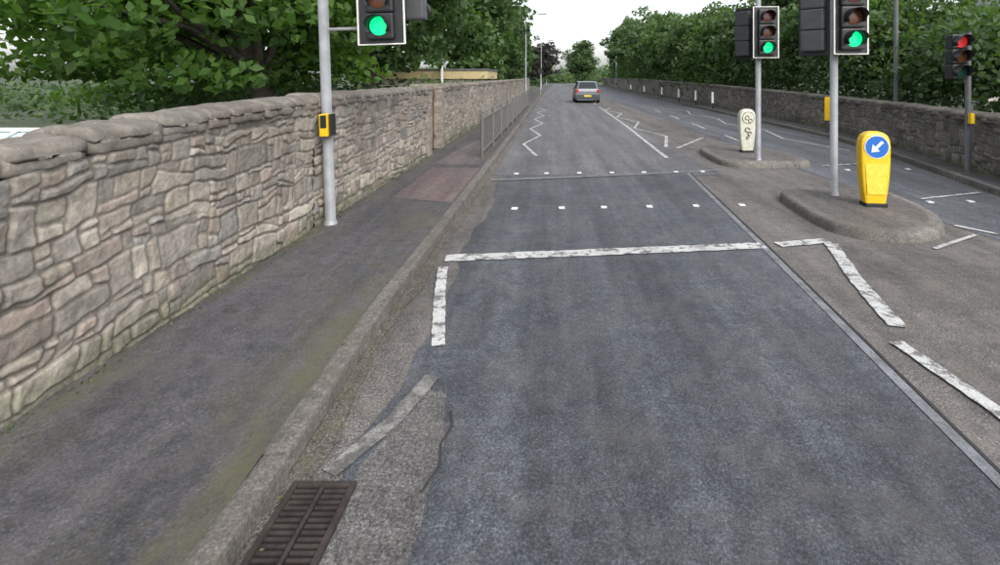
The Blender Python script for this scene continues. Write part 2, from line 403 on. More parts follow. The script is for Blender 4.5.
    Fq = np.stack([idx[:-1, :-1], idx[1:, :-1], idx[1:, 1:], idx[:-1, 1:]], -1).reshape(-1, 4)
    if side < 0: Fq = Fq[:, ::-1]
    me = fastmesh(name, V, Fq)
    ca = me.attributes.new('Col', 'FLOAT_COLOR', 'POINT')
    ca.data.foreach_set('color', np.concatenate([C.reshape(-1, 3), np.ones((ny*nz, 1))], 1).astype(np.float32).ravel())
    me.polygons.foreach_set('use_smooth', np.ones(len(Fq), bool))
    me.materials.append(M_stone)
    return link(bpy.data.objects.new(name, me), parent)
_t = bmesh.new(); bmesh.ops.create_cube(_t, size=2); bmesh.ops.subdivide_edges(_t, edges=_t.edges[:], cuts=7, use_grid_fill=True)
_t.verts.ensure_lookup_table(); TV = np.array([v.co[:] for v in _t.verts]); TF = np.array([[v.index for v in f.verts] for f in _t.faces]); _t.free()
def coping(name, xf, y0, y1, ztf, thick, hh, side, seed, parent, gain=1.0, lmin=.22, lmax=.55):
    rng = np.random.default_rng(seed); Vs, Fs, Cs = [], [], []; y = y0; o = 0
    nrm = (np.abs(TV)**12).sum(1)**(1/12); R = TV/nrm[:, None]
    while y < y1:
        L = min(rng.uniform(lmin, lmax), y1-y+0.05); h = hh*rng.uniform(0.93, 1.07); yc = y+L/2
        P = R*np.array([thick/2, L/2-0.001, h/2])
        ph = rng.uniform(0, 6, 6); fr = rng.uniform(.7, 1.4, 4)
        dsp = 0.0045*(np.sin(P[:, 1]*25*fr[0]+ph[0])+np.sin(P[:, 0]*29*fr[1]+ph[1])+np.sin(P[:, 2]*37*fr[2]+ph[2]+P[:, 1]*18)+.8*np.sin(P[:, 1]*61*fr[3]+P[:, 2]*50+ph[3]))
        P = P+R*dsp[:, None]*np.array([1, .3, 1])
        P[:, 2] -= np.where(P[:, 2] > 0, 0.22*h*(np.abs(P[:, 0])/(thick/2))**3, 0)
        P[:, 2] += P[:, 1]*rng.normal(0, .015)
        P += np.array([xf(yc)-side*(thick/2-0.025+rng.uniform(-.012, .012)), yc, ztf(yc)-h/2+rng.normal(0, .004)])
        Vs.append(P); Fs.append(TF+o); o += len(P)
        c = PAL[rng.integers(0, len(PAL))]*0.35+np.array((0.24, 0.22, 0.195))*0.65
        Cs.append(np.tile(np.append(c*rng.uniform(.85, 1.08)*gain*0.78, 1), (len(P), 1))); y += L
    me = fastmesh(name, np.concatenate(Vs), np.concatenate(Fs))
    ca = me.attributes.new('Col', 'FLOAT_COLOR', 'POINT'); ca.data.foreach_set('color', np.concatenate(Cs).astype(np.float32).ravel())
    me.polygons.foreach_set('use_smooth', np.ones(len(me.polygons), bool)); me.materials.append(M_stone)
    return link(bpy.data.objects.new(name, me), parent)
M_core = plain('wall_core', (0.17, 0.155, 0.135), 0.95, 0, 0.3, 5)
def wallcore(xf, y0, y1, ztf, side, parent, thick=0.36):
    ys = ys_range(y0, y1); v = []; f = []
    for y in ys:
        x = xf(y)-side*0.06; x2 = xf(y)-side*thick; z = ztf(y)-0.02
        v += [(x, y, -1.2), (x, y, z), (x2, y, z), (x2, y, -1.2)]
    for i in range(len(ys)-1):
        a = 4*i
        for k in range(3): f.append((a+k, a+k+1, a+k+5, a+k+4))
    f += [(0, 1, 2, 3), (4*len(ys)-4, 4*len(ys)-3, 4*len(ys)-2, 4*len(ys)-1)]
    mobj('core', v, f, M_core, parent)
LT = [(-6, 1.36), (2.3, 1.40), (2.8, 1.46), (3.4, 1.505), (4.3, 1.54), (5.8, 1.57), (10, 1.57), (12, 1.6), (60, 1.72), (150, 1.8)]
lw = lambda y: itp(y, LW); lt = lambda y: itp(y, LT)
CH = 0.17; wt = lambda y: lt(y)-CH+.03
w = empty('stone_wall')
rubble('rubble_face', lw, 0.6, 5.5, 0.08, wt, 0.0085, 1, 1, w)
rubble('rubble_face_far', lw, 5.5, 10.5, 0.08, wt, 0.014, 1, 2, w)
rubble('rubble_face_rear', lw, -5, 0.6, 0.08, wt, 0.02, 1, 3, w)
coping('coping', lw, -5, 10.5, lt, 0.42, CH, 1, 4, w)
wallcore(lw, -5, 10.5, wt, 1, w)
w = empty('stone_wall')
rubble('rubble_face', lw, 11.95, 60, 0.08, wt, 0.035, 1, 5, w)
coping('coping', lw, 11.95, 60, lt, 0.42, CH, 1, 6, w)
wallcore(lw, 11.95, 60, wt, 1, w)
RT = lambda y: itp(y, [(-6, 1.12), (8, 1.14), (16, 1.18), (30, 1.4), (60, 1.7), (150, 1.9)])
rw = lambda y: itp(y, RW)
w = empty('boundary_wall')
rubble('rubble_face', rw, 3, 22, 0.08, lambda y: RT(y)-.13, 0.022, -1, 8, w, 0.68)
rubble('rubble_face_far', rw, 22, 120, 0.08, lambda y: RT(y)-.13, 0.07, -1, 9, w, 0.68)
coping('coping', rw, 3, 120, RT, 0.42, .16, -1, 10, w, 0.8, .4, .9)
wallcore(rw, 3, 120, lambda y: RT(y)-.14, -1, w)
gt = empty('garden_gate', (-2.66, 11.22, 0.1))
for sy, nm in ((-1, 'pillar_near'), (1, 'pillar_far')):
    bm = bmesh.new(); z = 0
    for i in range(5):
        h = 0.28; add_box(bm, (random.uniform(-.01, .01)-.1, sy*0.62, z+h/2), (0.38, 0.26, h-.004), 0.012); z += h
    add_box(bm, (-.1, sy*0.62, z+.06), (0.44, 0.30, 0.12), 0.03)
    bmobj(nm, bm, plain('dressed_stone_'+nm, (0.23, 0.20, 0.17), 0.9, 0, 0.4, 8), gt)
bm = bmesh.new()
for i in range(8): add_box(bm, (-0.12, -0.43+i*0.123, 0.74), (0.035, 0.118, 1.42), 0.006)
for z in (0.3, 1.25): add_box(bm, (-0.09, 0, z), (0.03, 0.95, 0.09), 0.005)
bmobj('boarded_door', bm, M_wood, gt)

# ------------------------------------------------------------------ refuge islands
def chaikin(p, it=2):
    for _ in range(it):
        q = [p[0]]
        for a, b in zip(p[:-1], p[1:]):
            q.append((a[0]*.75+b[0]*.25, a[1]*.75+b[1]*.25)); q.append((a[0]*.25+b[0]*.75, a[1]*.25+b[1]*.75))
        q.append(p[-1]); p = q
    return p
M_pave2 = asphalt('island_asphalt', (0.08, 0.073, 0.069), (0.118, 0.108, 0.10), (0.15, 0.132, 0.107), 0.4, 0.85)
def island(name, outline):
    e = empty(name); o = chaikin(outline); cx = sum(p[0] for p in o)/len(o); cy = sum(p[1] for p in o)/len(o)
    def inset(d):
        r = []
        for i, p in enumerate(o):
            a = Vector(o[i-1]); b = Vector(o[(i+1) % len(o)]); t = (b-a).normalized(); nn = Vector((-t.y, t.x))
            if nn.dot(Vector((cx-p[0], cy-p[1]))) < 0: nn = -nn
            r.append((p[0]+nn.x*d, p[1]+nn.y*d))
        return r
    rings = [(0, -0.01), (0.01, 0.07), (0.03, 0.106), (0.055, 0.118), (0.15, 0.122)]
    v = []; f = []; n = len(o)
    for d, z in rings:
        for p in inset(d): v.append((p[0], p[1], z))
    for r in range(len(rings)-1):
        for i in range(n): f.append((r*n+i, r*n+(i+1) % n, (r+1)*n+(i+1) % n, (r+1)*n+i))
    mobj('island_kerb', v, f, M_kerb, e, True)
    q = inset(0.149); vv = [(p[0], p[1], 0.121) for p in q]+[(cx, cy, 0.123)]
    mobj('island_surface', vv, [(i, (i+1) % n, n) for i in range(n)], M_pave2, e)
island('traffic_island', [(4.1, 7.42), (3.27, 7.42), (3.18, 6.6), (3.12, 5.8), (3.3, 5.4), (3.65, 5.27), (4.05, 5.33), (4.45, 5.6), (4.75, 6.2), (4.88, 7.0), (4.86, 7.42), (4.3, 7.42)])
island('traffic_island', [(4.2, 9.7), (3.42, 9.7), (3.35, 10.6), (3.4, 11.6), (3.65, 12.2), (4.2, 12.5), (4.8, 12.2), (5.1, 11.5), (5.2, 10.6), (5.15, 9.7), (4.4, 9.7)])

# ------------------------------------------------------------------ traffic lights
def disc(name, c, r, mat, parent, n=24, ny=-1):
    v = [(c[0], c[1]+ny*0.015, c[2])]+[(c[0]+r*math.cos(2*math.pi*i/n), c[1], c[2]+r*math.sin(2*math.pi*i/n)) for i in range(n)]
    return mobj(name, v, [(0, 1+i, 1+(i+1) % n) for i in range(n)], mat, parent, True)
def signal_head(parent, x, y, zb, rot=0, lit='green', board=True, h=1.02, wd=0.36, bw=0.5, back=False):
    e = bpy.data.objects.new('signal_head', None); COL.objects.link(e); e.parent = parent
    e.location = (x, y, zb); e.rotation_euler = (0, 0, rot)
    bm = bmesh.new(); 
    sp = h*0.295
    for i in range(3): add_box(bm, (0, 0.02, h/2+(i-1)*sp), (wd*0.86, 0.2, sp-0.008), 0.025)
    bmobj('housing', bm, M_sigg if back else M_sig, e)
    if board:
        box('backing_board', (0, 0.0, h/2), (bw, 0.02, h), M_sig, e, 0.008)
        bm = bmesh.new(); t = 0.02
        for sx in (-1, 1): add_box(bm, (sx*(bw/2-t/2), -0.013, h/2), (t, 0.004, h-0.01))
        for sz in (0.5*t, h-0.5*t): add_box(bm, (0, -0.013, sz), (bw-2*t, 0.004, t-.006))
        bmobj('white_border', bm, M_wht, e)
    mats = {'green': (M_green, M_ambo, M_redoff), 'red': (M_grno, M_ambo, M_redon)}[lit]
    for i, (nm, m) in enumerate(zip(('green_lens', 'amber_lens', 'red_lens'), mats)):
        zc = h/2+(i-1)*sp
        disc(nm, (0, -0.088, zc), 0.105, m, e)
        v = []; f = []; n = 20; a0 = math.radians(-35); a1 = math.radians(215)
        for k in range(n+1):
            a = a0+(a1-a0)*k/n; ln = 0.17 if 10 < math.degrees(a) < 170 else 0.11
            for rr in (0.115, 0.121):
                v.append((rr*math.cos(a), -0.07, zc+rr*math.sin(a))); v.append((rr*math.cos(a), -0.08-ln, zc+rr*math.sin(a)-0.01))
        for k in range(n):
            a = 4*k; f += [(a, a+1, a+5, a+4), (a+2, a+3, a+7, a+6), (a+1, a+3, a+7, a+5)]
        mobj('visor_'+nm, v, f, M_sig, e, True)
    return e
def bracket(parent, p0, p1): tube('bracket', [p0, p1], 0.02, M_pole, parent, 8)
def pole(parent, h, r=0.057, mat=None):
    mat = mat or M_pole
    tube('pole', [(0, 0, -0.1), (0, 0, h)], r, mat, parent); tube('base_collar', [(0, 0, 0), (0, 0, 0.03), (0, 0, 0.05)], [r*1.3, r*1.25, r*1.02], mat, parent)
    tube('cap', [(0, 0, h-.005), (0, 0, h+0.03)], [r*1.05, r*0.7], M_sig, parent)
t = empty('traffic_light', (-2.50, 5.65, 0.1)); pole(t, 3.7, 0.056); t.rotation_euler = (0, math.radians(-2), 0)
signal_head(t, 0.66, -0.02, 2.0, 0, 'green', bw=0.54)
bracket(t, (0, 0, 2.2), (0.5, 0.03, 2.2)); bracket(t, (0, 0, 2.95), (0.5, 0.03, 2.95))
signal_head(t, 0.96, 0.35, 2.25, math.radians(180), 'red', board=False, back=True, wd=0.26)
bracket(t, (0.5, 0.1, 2.5), (0.95, 0.3, 2.5))
bx = empty('push_button'); bx.parent = t
box('casing', (0.02, -0.10, 1.13), (0.09, 0.10, 0.25), M_yel, bx, 0.015)
box('panel', (0.025, -0.152, 1.17), (0.065, 0.012, 0.14), M_sig, bx, 0.004)
box('side_panel', (0.09, -0.07, 1.13), (0.03, 0.1, 0.24), M_sig, bx, 0.005)
t = empty('traffic_light', (3.93, 6.97, 0.12)); pole(t, 3.3, .05)
signal_head(t, 0.15, -0.14, 1.95, math.radians(-4), 'green', bw=0.46)
signal_head(t, -0.19, 0.16, 1.95, math.radians(135), 'red', board=True, back=True, bw=0.42)
bracket(t, (0, 0, 2.1), (0.15, -.1, 2.1))
t = empty('traffic_light', (4.10, 9.94, 0.12)); pole(t, 3.25, .05)
signal_head(t, 0.09, -0.14, 2.02, math.radians(-3), 'green', bw=0.5)
signal_head(t, -0.19, 0.2, 2.02, math.radians(125), 'red', board=True, back=True, bw=0.42)
t = empty('traffic_light', (7.28, 8.75, 0.1)); pole(t, 2.45, 0.045, M_poled)
signal_head(t, -0.27, -0.1, 1.58, math.radians(-5), 'red', board=False, h=0.88, wd=0.3)
bracket(t, (0, 0, 1.8), (-0.27, -.05, 1.8)); bracket(t, (0, 0, 2.3), (-0.27, -.05, 2.3))
box('push_button', (-0.02, -0.09, 0.95), (0.07, 0.07, 0.18), M_yel, t, 0.01)

# ------------------------------------------------------------------ bollards
def bollard(loc, H, Wd, matb, rot, sign=True):
    e = empty('keep_left_bollard' if sign else 'island_bollard', loc, rot); w2 = Wd/2
    prof = [(0.045, .70, .07), (0.10, .74, .072), (0.22, .84, .076), (0.38, .93, .08), (0.55, .98, .082), (H-.19, 1.0, .082), (H-.11, .95, .08), (H-.05, .80, .075), (H-.015, .54, .06), (H, .28, .03)]
    v = []; f = []; n = 24
    for z, a, dp in prof:
        for k in range(n):
            t = 2*math.pi*(k+.5)/n; c_, s_ = math.cos(t), math.sin(t)
            v.append((w2*a*math.copysign(abs(c_)**.3, c_), dp*math.copysign(abs(s_)**.3, s_), z))
    for i in range(len(prof)-1):
        for k in range(n): f.append((i*n+k, i*n+(k+1) % n, (i+1)*n+(k+1) % n, (i+1)*n+k))
    f.append(tuple(range(n))); f.append(tuple((len(prof)-1)*n+k for k in range(n)))
    mobj('body', v, f, matb, e, False)
    box('base', (0, 0, 0.022), (Wd*0.72, 0.18, 0.05), M_sig, e, 0.01)
    return e
def ring2d(cx, cz, r, n=32): return [(cx+r*math.cos(2*math.pi*i/n), cz+r*math.sin(2*math.pi*i/n)) for i in range(n)]
def flat(name, pts, y, mat, parent): return mobj(name, [(p[0], y, p[1]) for p in pts], [tuple(range(len(pts)))], mat, parent)
b = bollard((4.10, 6.38, 0.123), 0.95, 0.36, M_yel, math.radians(-6))
flat('sign_border', ring2d(0, 0.76, 0.148), -0.087, M_wht, b); flat('sign_disc', ring2d(0, 0.76, 0.137), -0.090, M_blue, b)
a = math.radians(225); ca, sa = math.cos(a), math.sin(a)
arrow = [(-.10, -.02), (.015, -.02), (.015, -.065), (.105, 0), (.015, .065), (.015, .02), (-.10, .02)]
flat('arrow', [(x*ca*.95-y*sa*.95, 0.76+x*sa*.95+y*ca*.95) for x, y in arrow], -0.093, M_wht, b)
flat('reflective_panel', [(-.11, .16), (.11, .16), (.135, .55), (-.135, .55)], -0.0860, plain('yellow_panel', (0.76, 0.55, 0.06), 0.35), b)
b = bollard((4.28, 11.0, 0.123), 0.95, 0.36, M_aged, math.radians(4), False)
flat('sign_border', ring2d(0, 0.76, 0.135), -0.087, M_sigg, b); flat('sign_back', ring2d(0, 0.76, 0.123), -0.090, M_aged, b)
vs, fs = [], []
for cx, cz, r in ((-.03, .76, .045), (.04, .70, .04), (-.02, .50, .05), (.03, .42, .04), (-.01, .33, .03)):
    pts = [(cx+r*math.cos(k*.7), -0.096, cz+r*math.sin(k*.7)) for k in range(8)]; add_tube(vs, fs, pts, [0.008]*8, 5)
mobj('scrawl', vs, fs, M_sig, b)

# ------------------------------------------------------------------ guardrail (pedestrian)
vs, fs = [], []; y0, y1 = 10.3, 29.0; gxp = lambda y: itp(y, LK)-0.27
y = y0; 
while y <= y1+.01:
    add_tube(vs, fs, [(gxp(y), y, 0.08), (gxp(y), y, 1.06)], [0.028]*2, 8); y += 1.87
for z in (1.03, 0.9, 0.24): add_tube(vs, fs, [(gxp(y0), y0, z), (gxp(y1), y1, z)], [0.02]*2, 6)
y = y0
while y < y1: add_tube(vs, fs, [(gxp(y), y, 0.24), (gxp(y), y, 0.9)], [0.008]*2, 4, False); y += 0.11
mobj('pedestrian_guardrail', vs, fs, M_steel)

# ------------------------------------------------------------------ posts, lamps
for i, y in enumerate((27, 30.5, 35, 41, 50, 60)):
    e = empty('verge_bollard', (itp(y, RK)+0.25, y, 0.1))
    tube('post', [(0, 0, 0), (0, 0, 0.3)], 0.06, M_sig, e, 10); tube('white_top', [(0, 0, 0.3), (0, 0, 0.85), (0, 0, 0.9)], [0.062, 0.062, 0.035], M_wht, e, 10)
e = empty('yellow_marker_post', (8.35, 15.2, 0.1))
box('post', (0, 0, 0.55), (0.06, 0.05, 1.1), M_poled, e); box('plate', (0, -0.04, 0.72), (0.17, 0.03, 0.72), M_yel, e, 0.01)
def lamp(x, y, h, side, z=0.1):
    e = empty('street_lamp', (x, y, z))
    tube('column', [(0, 0, 0), (0, 0, 1.2), (0, 0, 1.25), (0, 0, h)], [0.09, 0.09, 0.06, 0.045], M_pole, e, 10)
    tube('arm', [(0, 0, h-.05), (side*.5, 0, h+.2), (side*1.2, 0, h+.3)], 0.035, M_pole, e, 8)
    box('lantern', (side*1.5, 0, h+.3), (0.65, 0.22, 0.13), M_pole, e, 0.03)
lamp(-2.3, 44, 7, 1); lamp(-1.6, 75, 7, 1); lamp(-1.2, 105, 7, 1); lamp(10.8, 84, 7, -1)
e = empty('telegraph_pole', (9.15, 13.3, 0)); tube('pole', [(0, 0, 0), (0, 0, 7.5)], [0.06, 0.05], M_poled, e, 12)
box('crossarm', (0, -.08, 7.1), (1.2, 0.08, 0.1), M_poled, e)
e = empty('sign_post', (-1.2, 52, 0.1)); tube('pole', [(0, 0, 0), (0, 0, 2.7)], 0.035, M_pole, e, 10)
v = [(p[0], -.05, p[1]) for p in ring2d(0, 2.4, 0.3)]; mobj('sign_face', v, [tuple(range(len(v)))], M_sig, e)
e = empty('floodlight_post', (-5.4, 24.5, -1)); tube('pole', [(0, 0, 0), (0, 0, 3.6)], 0.06, M_wht, e, 10); box('lamp_head', (0, -.05, 3.62), (0.22, 0.2, 0.18), M_pole, e)

# ------------------------------------------------------------------ buildings
h = empty('flat_roofed_hut', (-6.0, 27, -1))
box('walls', (0, 0, 1.35), (5.2, 4, 2.7), M_render, h, 0.01); box('fascia', (0, 0, 2.92), (5.6, 4.4, 0.42), M_cream, h, 0.02)
box('roof', (0, 0, 3.17), (5.7, 4.5, 0.08), M_slate, h, 0.01)
for i in range(3): box('window_%d' % (i+1), (-1.7+i*1.7, -2.0, 1.6), (1.0, 0.06, 0.9), M_glass, h, 0.01)
box('door', (2.62, 0.5, 1.0), (0.06, 0.9, 2.0), M_wood, h, 0.01)
gh = empty('greenhouse', (-5.2, 4.5, -1))
mobj('glazing', [(-1.2, -1, 0), (1.2, -1, 0), (1.2, 1, 0), (-1.2, 1, 0), (-1.2, -1, 1.75), (1.2, -1, 1.75), (1.2, 1, 1.75), (-1.2, 1, 1.75), (-1.2, 0, 2.2), (1.2, 0, 2.2)],
     [(0, 1, 5, 4), (3, 2, 6, 7), (4, 5, 9, 8), (7, 6, 9, 8), (0, 3, 7, 8, 4), (1, 2, 6, 9, 5)], M_gh, gh)
vs, fs = [], []
for i in range(5):
    x = -1.2+i*0.6
    for s in (-1, 1): add_tube(vs, fs, [(x, s*1.02, 0), (x, s*1.02, 1.77), (x, 0, 2.23)], [0.02]*3, 5)
add_tube(vs, fs, [(-1.2, 0, 2.23), (1.2, 0, 2.23)], [0.025]*2, 5); mobj('frame', vs, fs, M_wht, gh)
gh.location = (-7.0, 6.0, -1.1)
def house(loc, w, d, hw, hr, rot=0):
    e = empty('house', loc, rot)
    box('walls', (0, 0, hw/2), (w, d, hw), M_render, e, 0.01)
    v = [(-w/2-.3, -d/2-.3, hw-.1), (w/2+.3, -d/2-.3, hw-.1), (w/2+.3, d/2+.3, hw-.1), (-w/2-.3, d/2+.3, hw-.1), (-w/2-.3, 0, hw+hr), (w/2+.3, 0, hw+hr)]
    mobj('roof', v, [(0, 1, 5, 4), (3, 2, 5, 4), (0, 3, 4), (1, 2, 5), (0, 1, 2, 3)], M_slate, e)
    for i in range(3):
        for z in (1.4, 4.2):
            if i == 1 and z < 2: box('door', (0, -d/2, 1.05), (1, 0.08, 2.1), M_wood, e); continue
            box('window_%d_%d' % (i, z), (-w/3+i*w/3, -d/2, z), (1.1, 0.08, 1.3), M_glass, e)
    for s in (-1, 1): box('chimney_%d' % (s+2), (s*(w/2-.5), 0, hw+hr), (0.6, 0.9, 1.6), M_render, e)
house((30, 32, 0.3), 12, 8, 4.9, 2.6, math.radians(70))

# ------------------------------------------------------------------ car
def car(name, loc, paint, L=4.3, Wd=1.8, H=1.5):
    e = empty(name, loc); w = Wd/2
    st = [(0, .80, .82, .93, .86), (.05, .97, 1.0, .96, .84), (.42, 1.0, H-.06, .99, .70), (.8, 1.0, H, 1, .72), (2.0, .98, H, 1, .73), (2.55, .97, H-.09, 1, .70), (3.25, .95, .98, .98, .8), (L-.15, .78, .8, .92, .8), (L, .5, .55, .84, .75)]
    v = []; f = []; mi = []
    for y, zb, zr, wb, wr in st:
        hb = w*wb; hr = w*wr
        v += [(-hb*.93, y, .22), (-hb, y, .5), (-hb*.97, y, zb), (-hr, y, zr-.04), (-hr*.85, y, zr), (hr*.85, y, zr), (hr, y, zr-.04), (hb*.97, y, zb), (hb, y, .5), (hb*.93, y, .22)]
    n = 10
    for i in range(len(st)-1):
        tall = max(st[i][2]-st[i][1], st[i+1][2]-st[i+1][1]) > .25
        for k in range(n):
            f.append((i*n+k, i*n+(k+1) % n, (i+1)*n+(k+1) % n, (i+1)*n+k))
            slope = abs(st[i+1][2]-st[i][2])/(st[i+1][0]-st[i][0]) > .5
            mi.append(1 if tall and (k in (2, 6) or (k == 4 and slope)) else (2 if k == 9 else 0))
    f.append(tuple(range(n))); mi.append(0); f.append(tuple((len(st)-1)*n+k for k in range(n))); mi.append(0)
    o = mobj('body', v, f, [paint, M_glass, M_tyre], e); o.data.polygons.foreach_set('material_index', mi)
    for sx in (-1, 1):
        for yy in (.8, L-.85):
            x = sx*(w-.12); vs, fs = [], []; add_tube(vs, fs, [(x-.11, yy, .32), (x-.09, yy, .32), (x+.09, yy, .32), (x+.11, yy, .32)], [.28, .32, .32, .28], 20); mobj('wheel', vs, fs, M_tyre, e, False)
            vs, fs = [], []; add_tube(vs, fs, [(x-.115, yy, .32), (x+.115, yy, .32)], [.19, .19], 16); mobj('hub', vs, fs, M_pole, e)
        box('tail_light', (sx*(w-.17), -.01, .86), (.2, .1, .2), M_tail, e, .02)
        box('mirror', (sx*(w+.08), 2.75, 1.0), (.2, .1, .13), paint, e, .03)
    box('bumper', (0, -.03, .45), (Wd*.94, .16, .3), M_sigg, e, .04)
    box('number_plate', (0, -.125, .50), (.5, .015, .11), M_plate, e, .003)
    return e
car('car', (2.5, 35, 0.006), M_silver, H=1.52, Wd=1.82)

# ------------------------------------------------------------------ foliage
RNG = np.random.default_rng(11)
def foliage(name, centers, sd, per, size, mat, parent=None, up=0.6, rng=RNG):
    centers = np.asarray(centers, float); M = len(centers); sd = np.broadcast_to(np.asarray(sd, float), (M, 3))
    n = M*per; cl = np.repeat(np.arange(M), per)
    g = rng.normal(size=(n, 3)); g /= np.maximum(1, np.linalg.norm(g, axis=1)/1.7)[:, None]
    C = centers[cl]+g*sd[cl]
    C[:, 2] -= 0.25*sd[cl, 2]*(g[:, 0]**2+g[:, 1]**2)
    nr = rng.normal(size=(n, 3))*0.75; nr[:, 2] += up; nr /= np.linalg.norm(nr, axis=1)[:, None]
    r = rng.normal(size=(n, 3)); U = np.cross(nr, r); U /= np.linalg.norm(U, axis=1)[:, None]; W = np.cross(nr, U)
    s = size*rng.uniform(0.6, 1.25, n)[:, None]
    V = np.empty((n, 4, 3)); V[:, 0] = C+U*s; V[:, 1] = C+W*s*0.62+U*s*.15; V[:, 2] = C-U*s*0.9; V[:, 3] = C-W*s*0.62+U*s*.15
    V[:, 0, 2] -= s[:, 0]*.25
    me = fastmesh(name, V.reshape(-1, 3), np.arange(4*n).reshape(n, 4))
    cv = rng.uniform(0, 1, M)[cl]*0.55+rng.uniform(0, 1, n)*0.45+0.10*g[:, 2]
    a = me.attributes.new('v', 'FLOAT', 'FACE'); a.data.foreach_set('value', np.clip(cv, 0, 1).astype(np.float32))
    me.materials.append(mat); return link(bpy.data.objects.new(name, me), parent)
def crown_pts(c, r, n, rng, zmin=None, surf=0.45):
    d = rng.normal(size=(n, 3)); d /= np.linalg.norm(d, axis=1)[:, None]
    rad = rng.uniform(0.05, 1, n)**surf
    wob = 1+0.16*np.sin(d[:, 0]*5+c[0])+0.14*np.sin(d[:, 1]*6+d[:, 2]*4+c[1])
    P = np.array(c)+d*rad[:, None]*np.array(r)*wob[:, None]
    if zmin is not None: P[:, 2] = np.maximum(P[:, 2], zmin+rng.uniform(0, .6, n))
    return P
def tree(name, base, c, r, nclump, per, size, mat, seed, tr=0.25, sd=0.5, zmin=None, nl=14):
    rng = np.random.default_rng(seed); e = empty(name, base); b = Vector(base)
    P = crown_pts(c, r, nclump, rng, zmin)
    sds = np.stack([rng.uniform(.7, 1.3, len(P))*sd, rng.uniform(.7, 1.3, len(P))*sd, rng.uniform(.3, .55, len(P))*sd], 1)
    fo = foliage('leaves', P-np.array(base), sds, per, size, mat, e, rng=rng)
    vs, fs = [], []; top = Vector(c)-b; top.z += r[2]*.5
    k0 = Vector((0, 0, 0)); tp = [k0, Vector((rng.normal(0, .05), rng.normal(0, .05), .35))]
    H = top.z
    for i in range(1, 7):
        t = i/6; tp.append(Vector((top.x*t*t+rng.normal(0, .12), top.y*t*t+rng.normal(0, .12), .35+(H-.35)*t)))
    add_tube(vs, fs, tp, [tr*1.5, tr*1.1]+[tr*(1-.85*i/6) for i in range(1, 7)], 10)
    sel = rng.choice(len(P), min(nl, len(P)), replace=False)
    for j in sel:
        q = Vector(P[j])-b; ti = int(rng.integers(3, 6)); s = tp[ti]
        if q.z < s.z: s = tp[3]
        m = s.lerp(q, .5)+Vector((rng.normal(0, .2), rng.normal(0, .2), .3)); rr = tr*.32
        add_tube(vs, fs, [s, s.lerp(m, .5)+Vector((0, 0, .1)), m, q], [rr, rr*.75, rr*.5, rr*.15], 6)
    mobj('trunk', vs, fs, M_bark, e, True)
    return e
tree('sycamore_tree', (-5.9, 10.3, -1), (-6.6, 9.4, 4.6), (4.0, 3.4, 3.5), 240, 165, 0.10, L_syc, 21, 0.28, 0.45, 1.72, 18)
tree('sycamore_tree', (-12, 17, -1), (-11.8, 16.5, 4.0), (4.0, 4, 3.8), 150, 105, 0.14, L_syc, 22, 0.3, 0.55, 0.6, 14)
tree('broadleaf_tree', (-6.5, 17.5, -1), (-5.9, 17, 5.8), (3.6, 4, 3.8), 170, 105, 0.14, L_mid, 23, 0.3, 0.55, 2.1, 16)
tree('broadleaf_tree', (-9.8, 26, -1), (-9.5, 26, 6), (5, 5, 5), 140, 95, 0.21, L_dk, 24, 0.35, 0.7, 2.4, 14)
tree('broadleaf_tree', (-5.8, 34, -1), (-5.7, 33, 6.0), (3.6, 5, 4.2), 140, 85, 0.21, L_mid, 25, 0.3, 0.65, 2.0, 14)
tree('broadleaf_tree', (-6.2, 47, -1), (-6, 47, 6.0), (4, 6, 4.2), 130, 85, 0.26, L_dk, 26, 0.3, 0.8, 1.6, 10)
tree('broadleaf_tree', (-6.0, 64, -1), (-6, 64, 5.7), (3.2, 7, 4.0), 130, 85, 0.29, L_mid, 27, 0.3, 0.9, 1.2, 10)
r = np.random.default_rng(31)
P = np.stack([r.uniform(-11, -4.6, 160), r.uniform(11.5, 20, 160), r.uniform(-.6, 1.45, 160)], 1)
foliage('shrubbery', P, (0.6, 0.6, 0.42), 85, 0.12, L_dk)
P = np.stack([r.uniform(-3.9, -3.2, 60), r.uniform(13, 45, 60), r.uniform(.9, 1.6, 60)], 1)
foliage('ivy', P, (0.35, 0.7, 0.2), 55, 0.08, L_mid)
P = np.stack([r.uniform(-75, -20, 130), r.uniform(30, 60, 130), r.uniform(-1, 1.2, 130)], 1)
foliage('hedgerow', P, (1.6, 1.3, 0.8), 70, 0.26, L_dk)
P = []
for y in np.arange(5, 110, 0.36):
    for _ in range(3):
        top = np.interp(y, [5, 14, 24, 40, 110], [2.5, 2.8, 3.3, 4.4, 5.3])+0.5*math.sin(y*1.3)+.3*math.sin(y*3.1)
        P.append((rw(y)+0.75+r.uniform(0, 2.0)*min(1.5, max(1, y/30)), y+r.normal(0, .3), 0.9+(top-0.9)*r.uniform(0, 1)**0.8))
P = np.array(P); near = P[:, 1] < 28
foliage('hedge', P[near], (0.5, 0.5, 0.38), 100, 0.09, L_dk); foliage('hedge', P[~near], (0.8, 0.9, 0.5), 50, 0.18, L_mid)
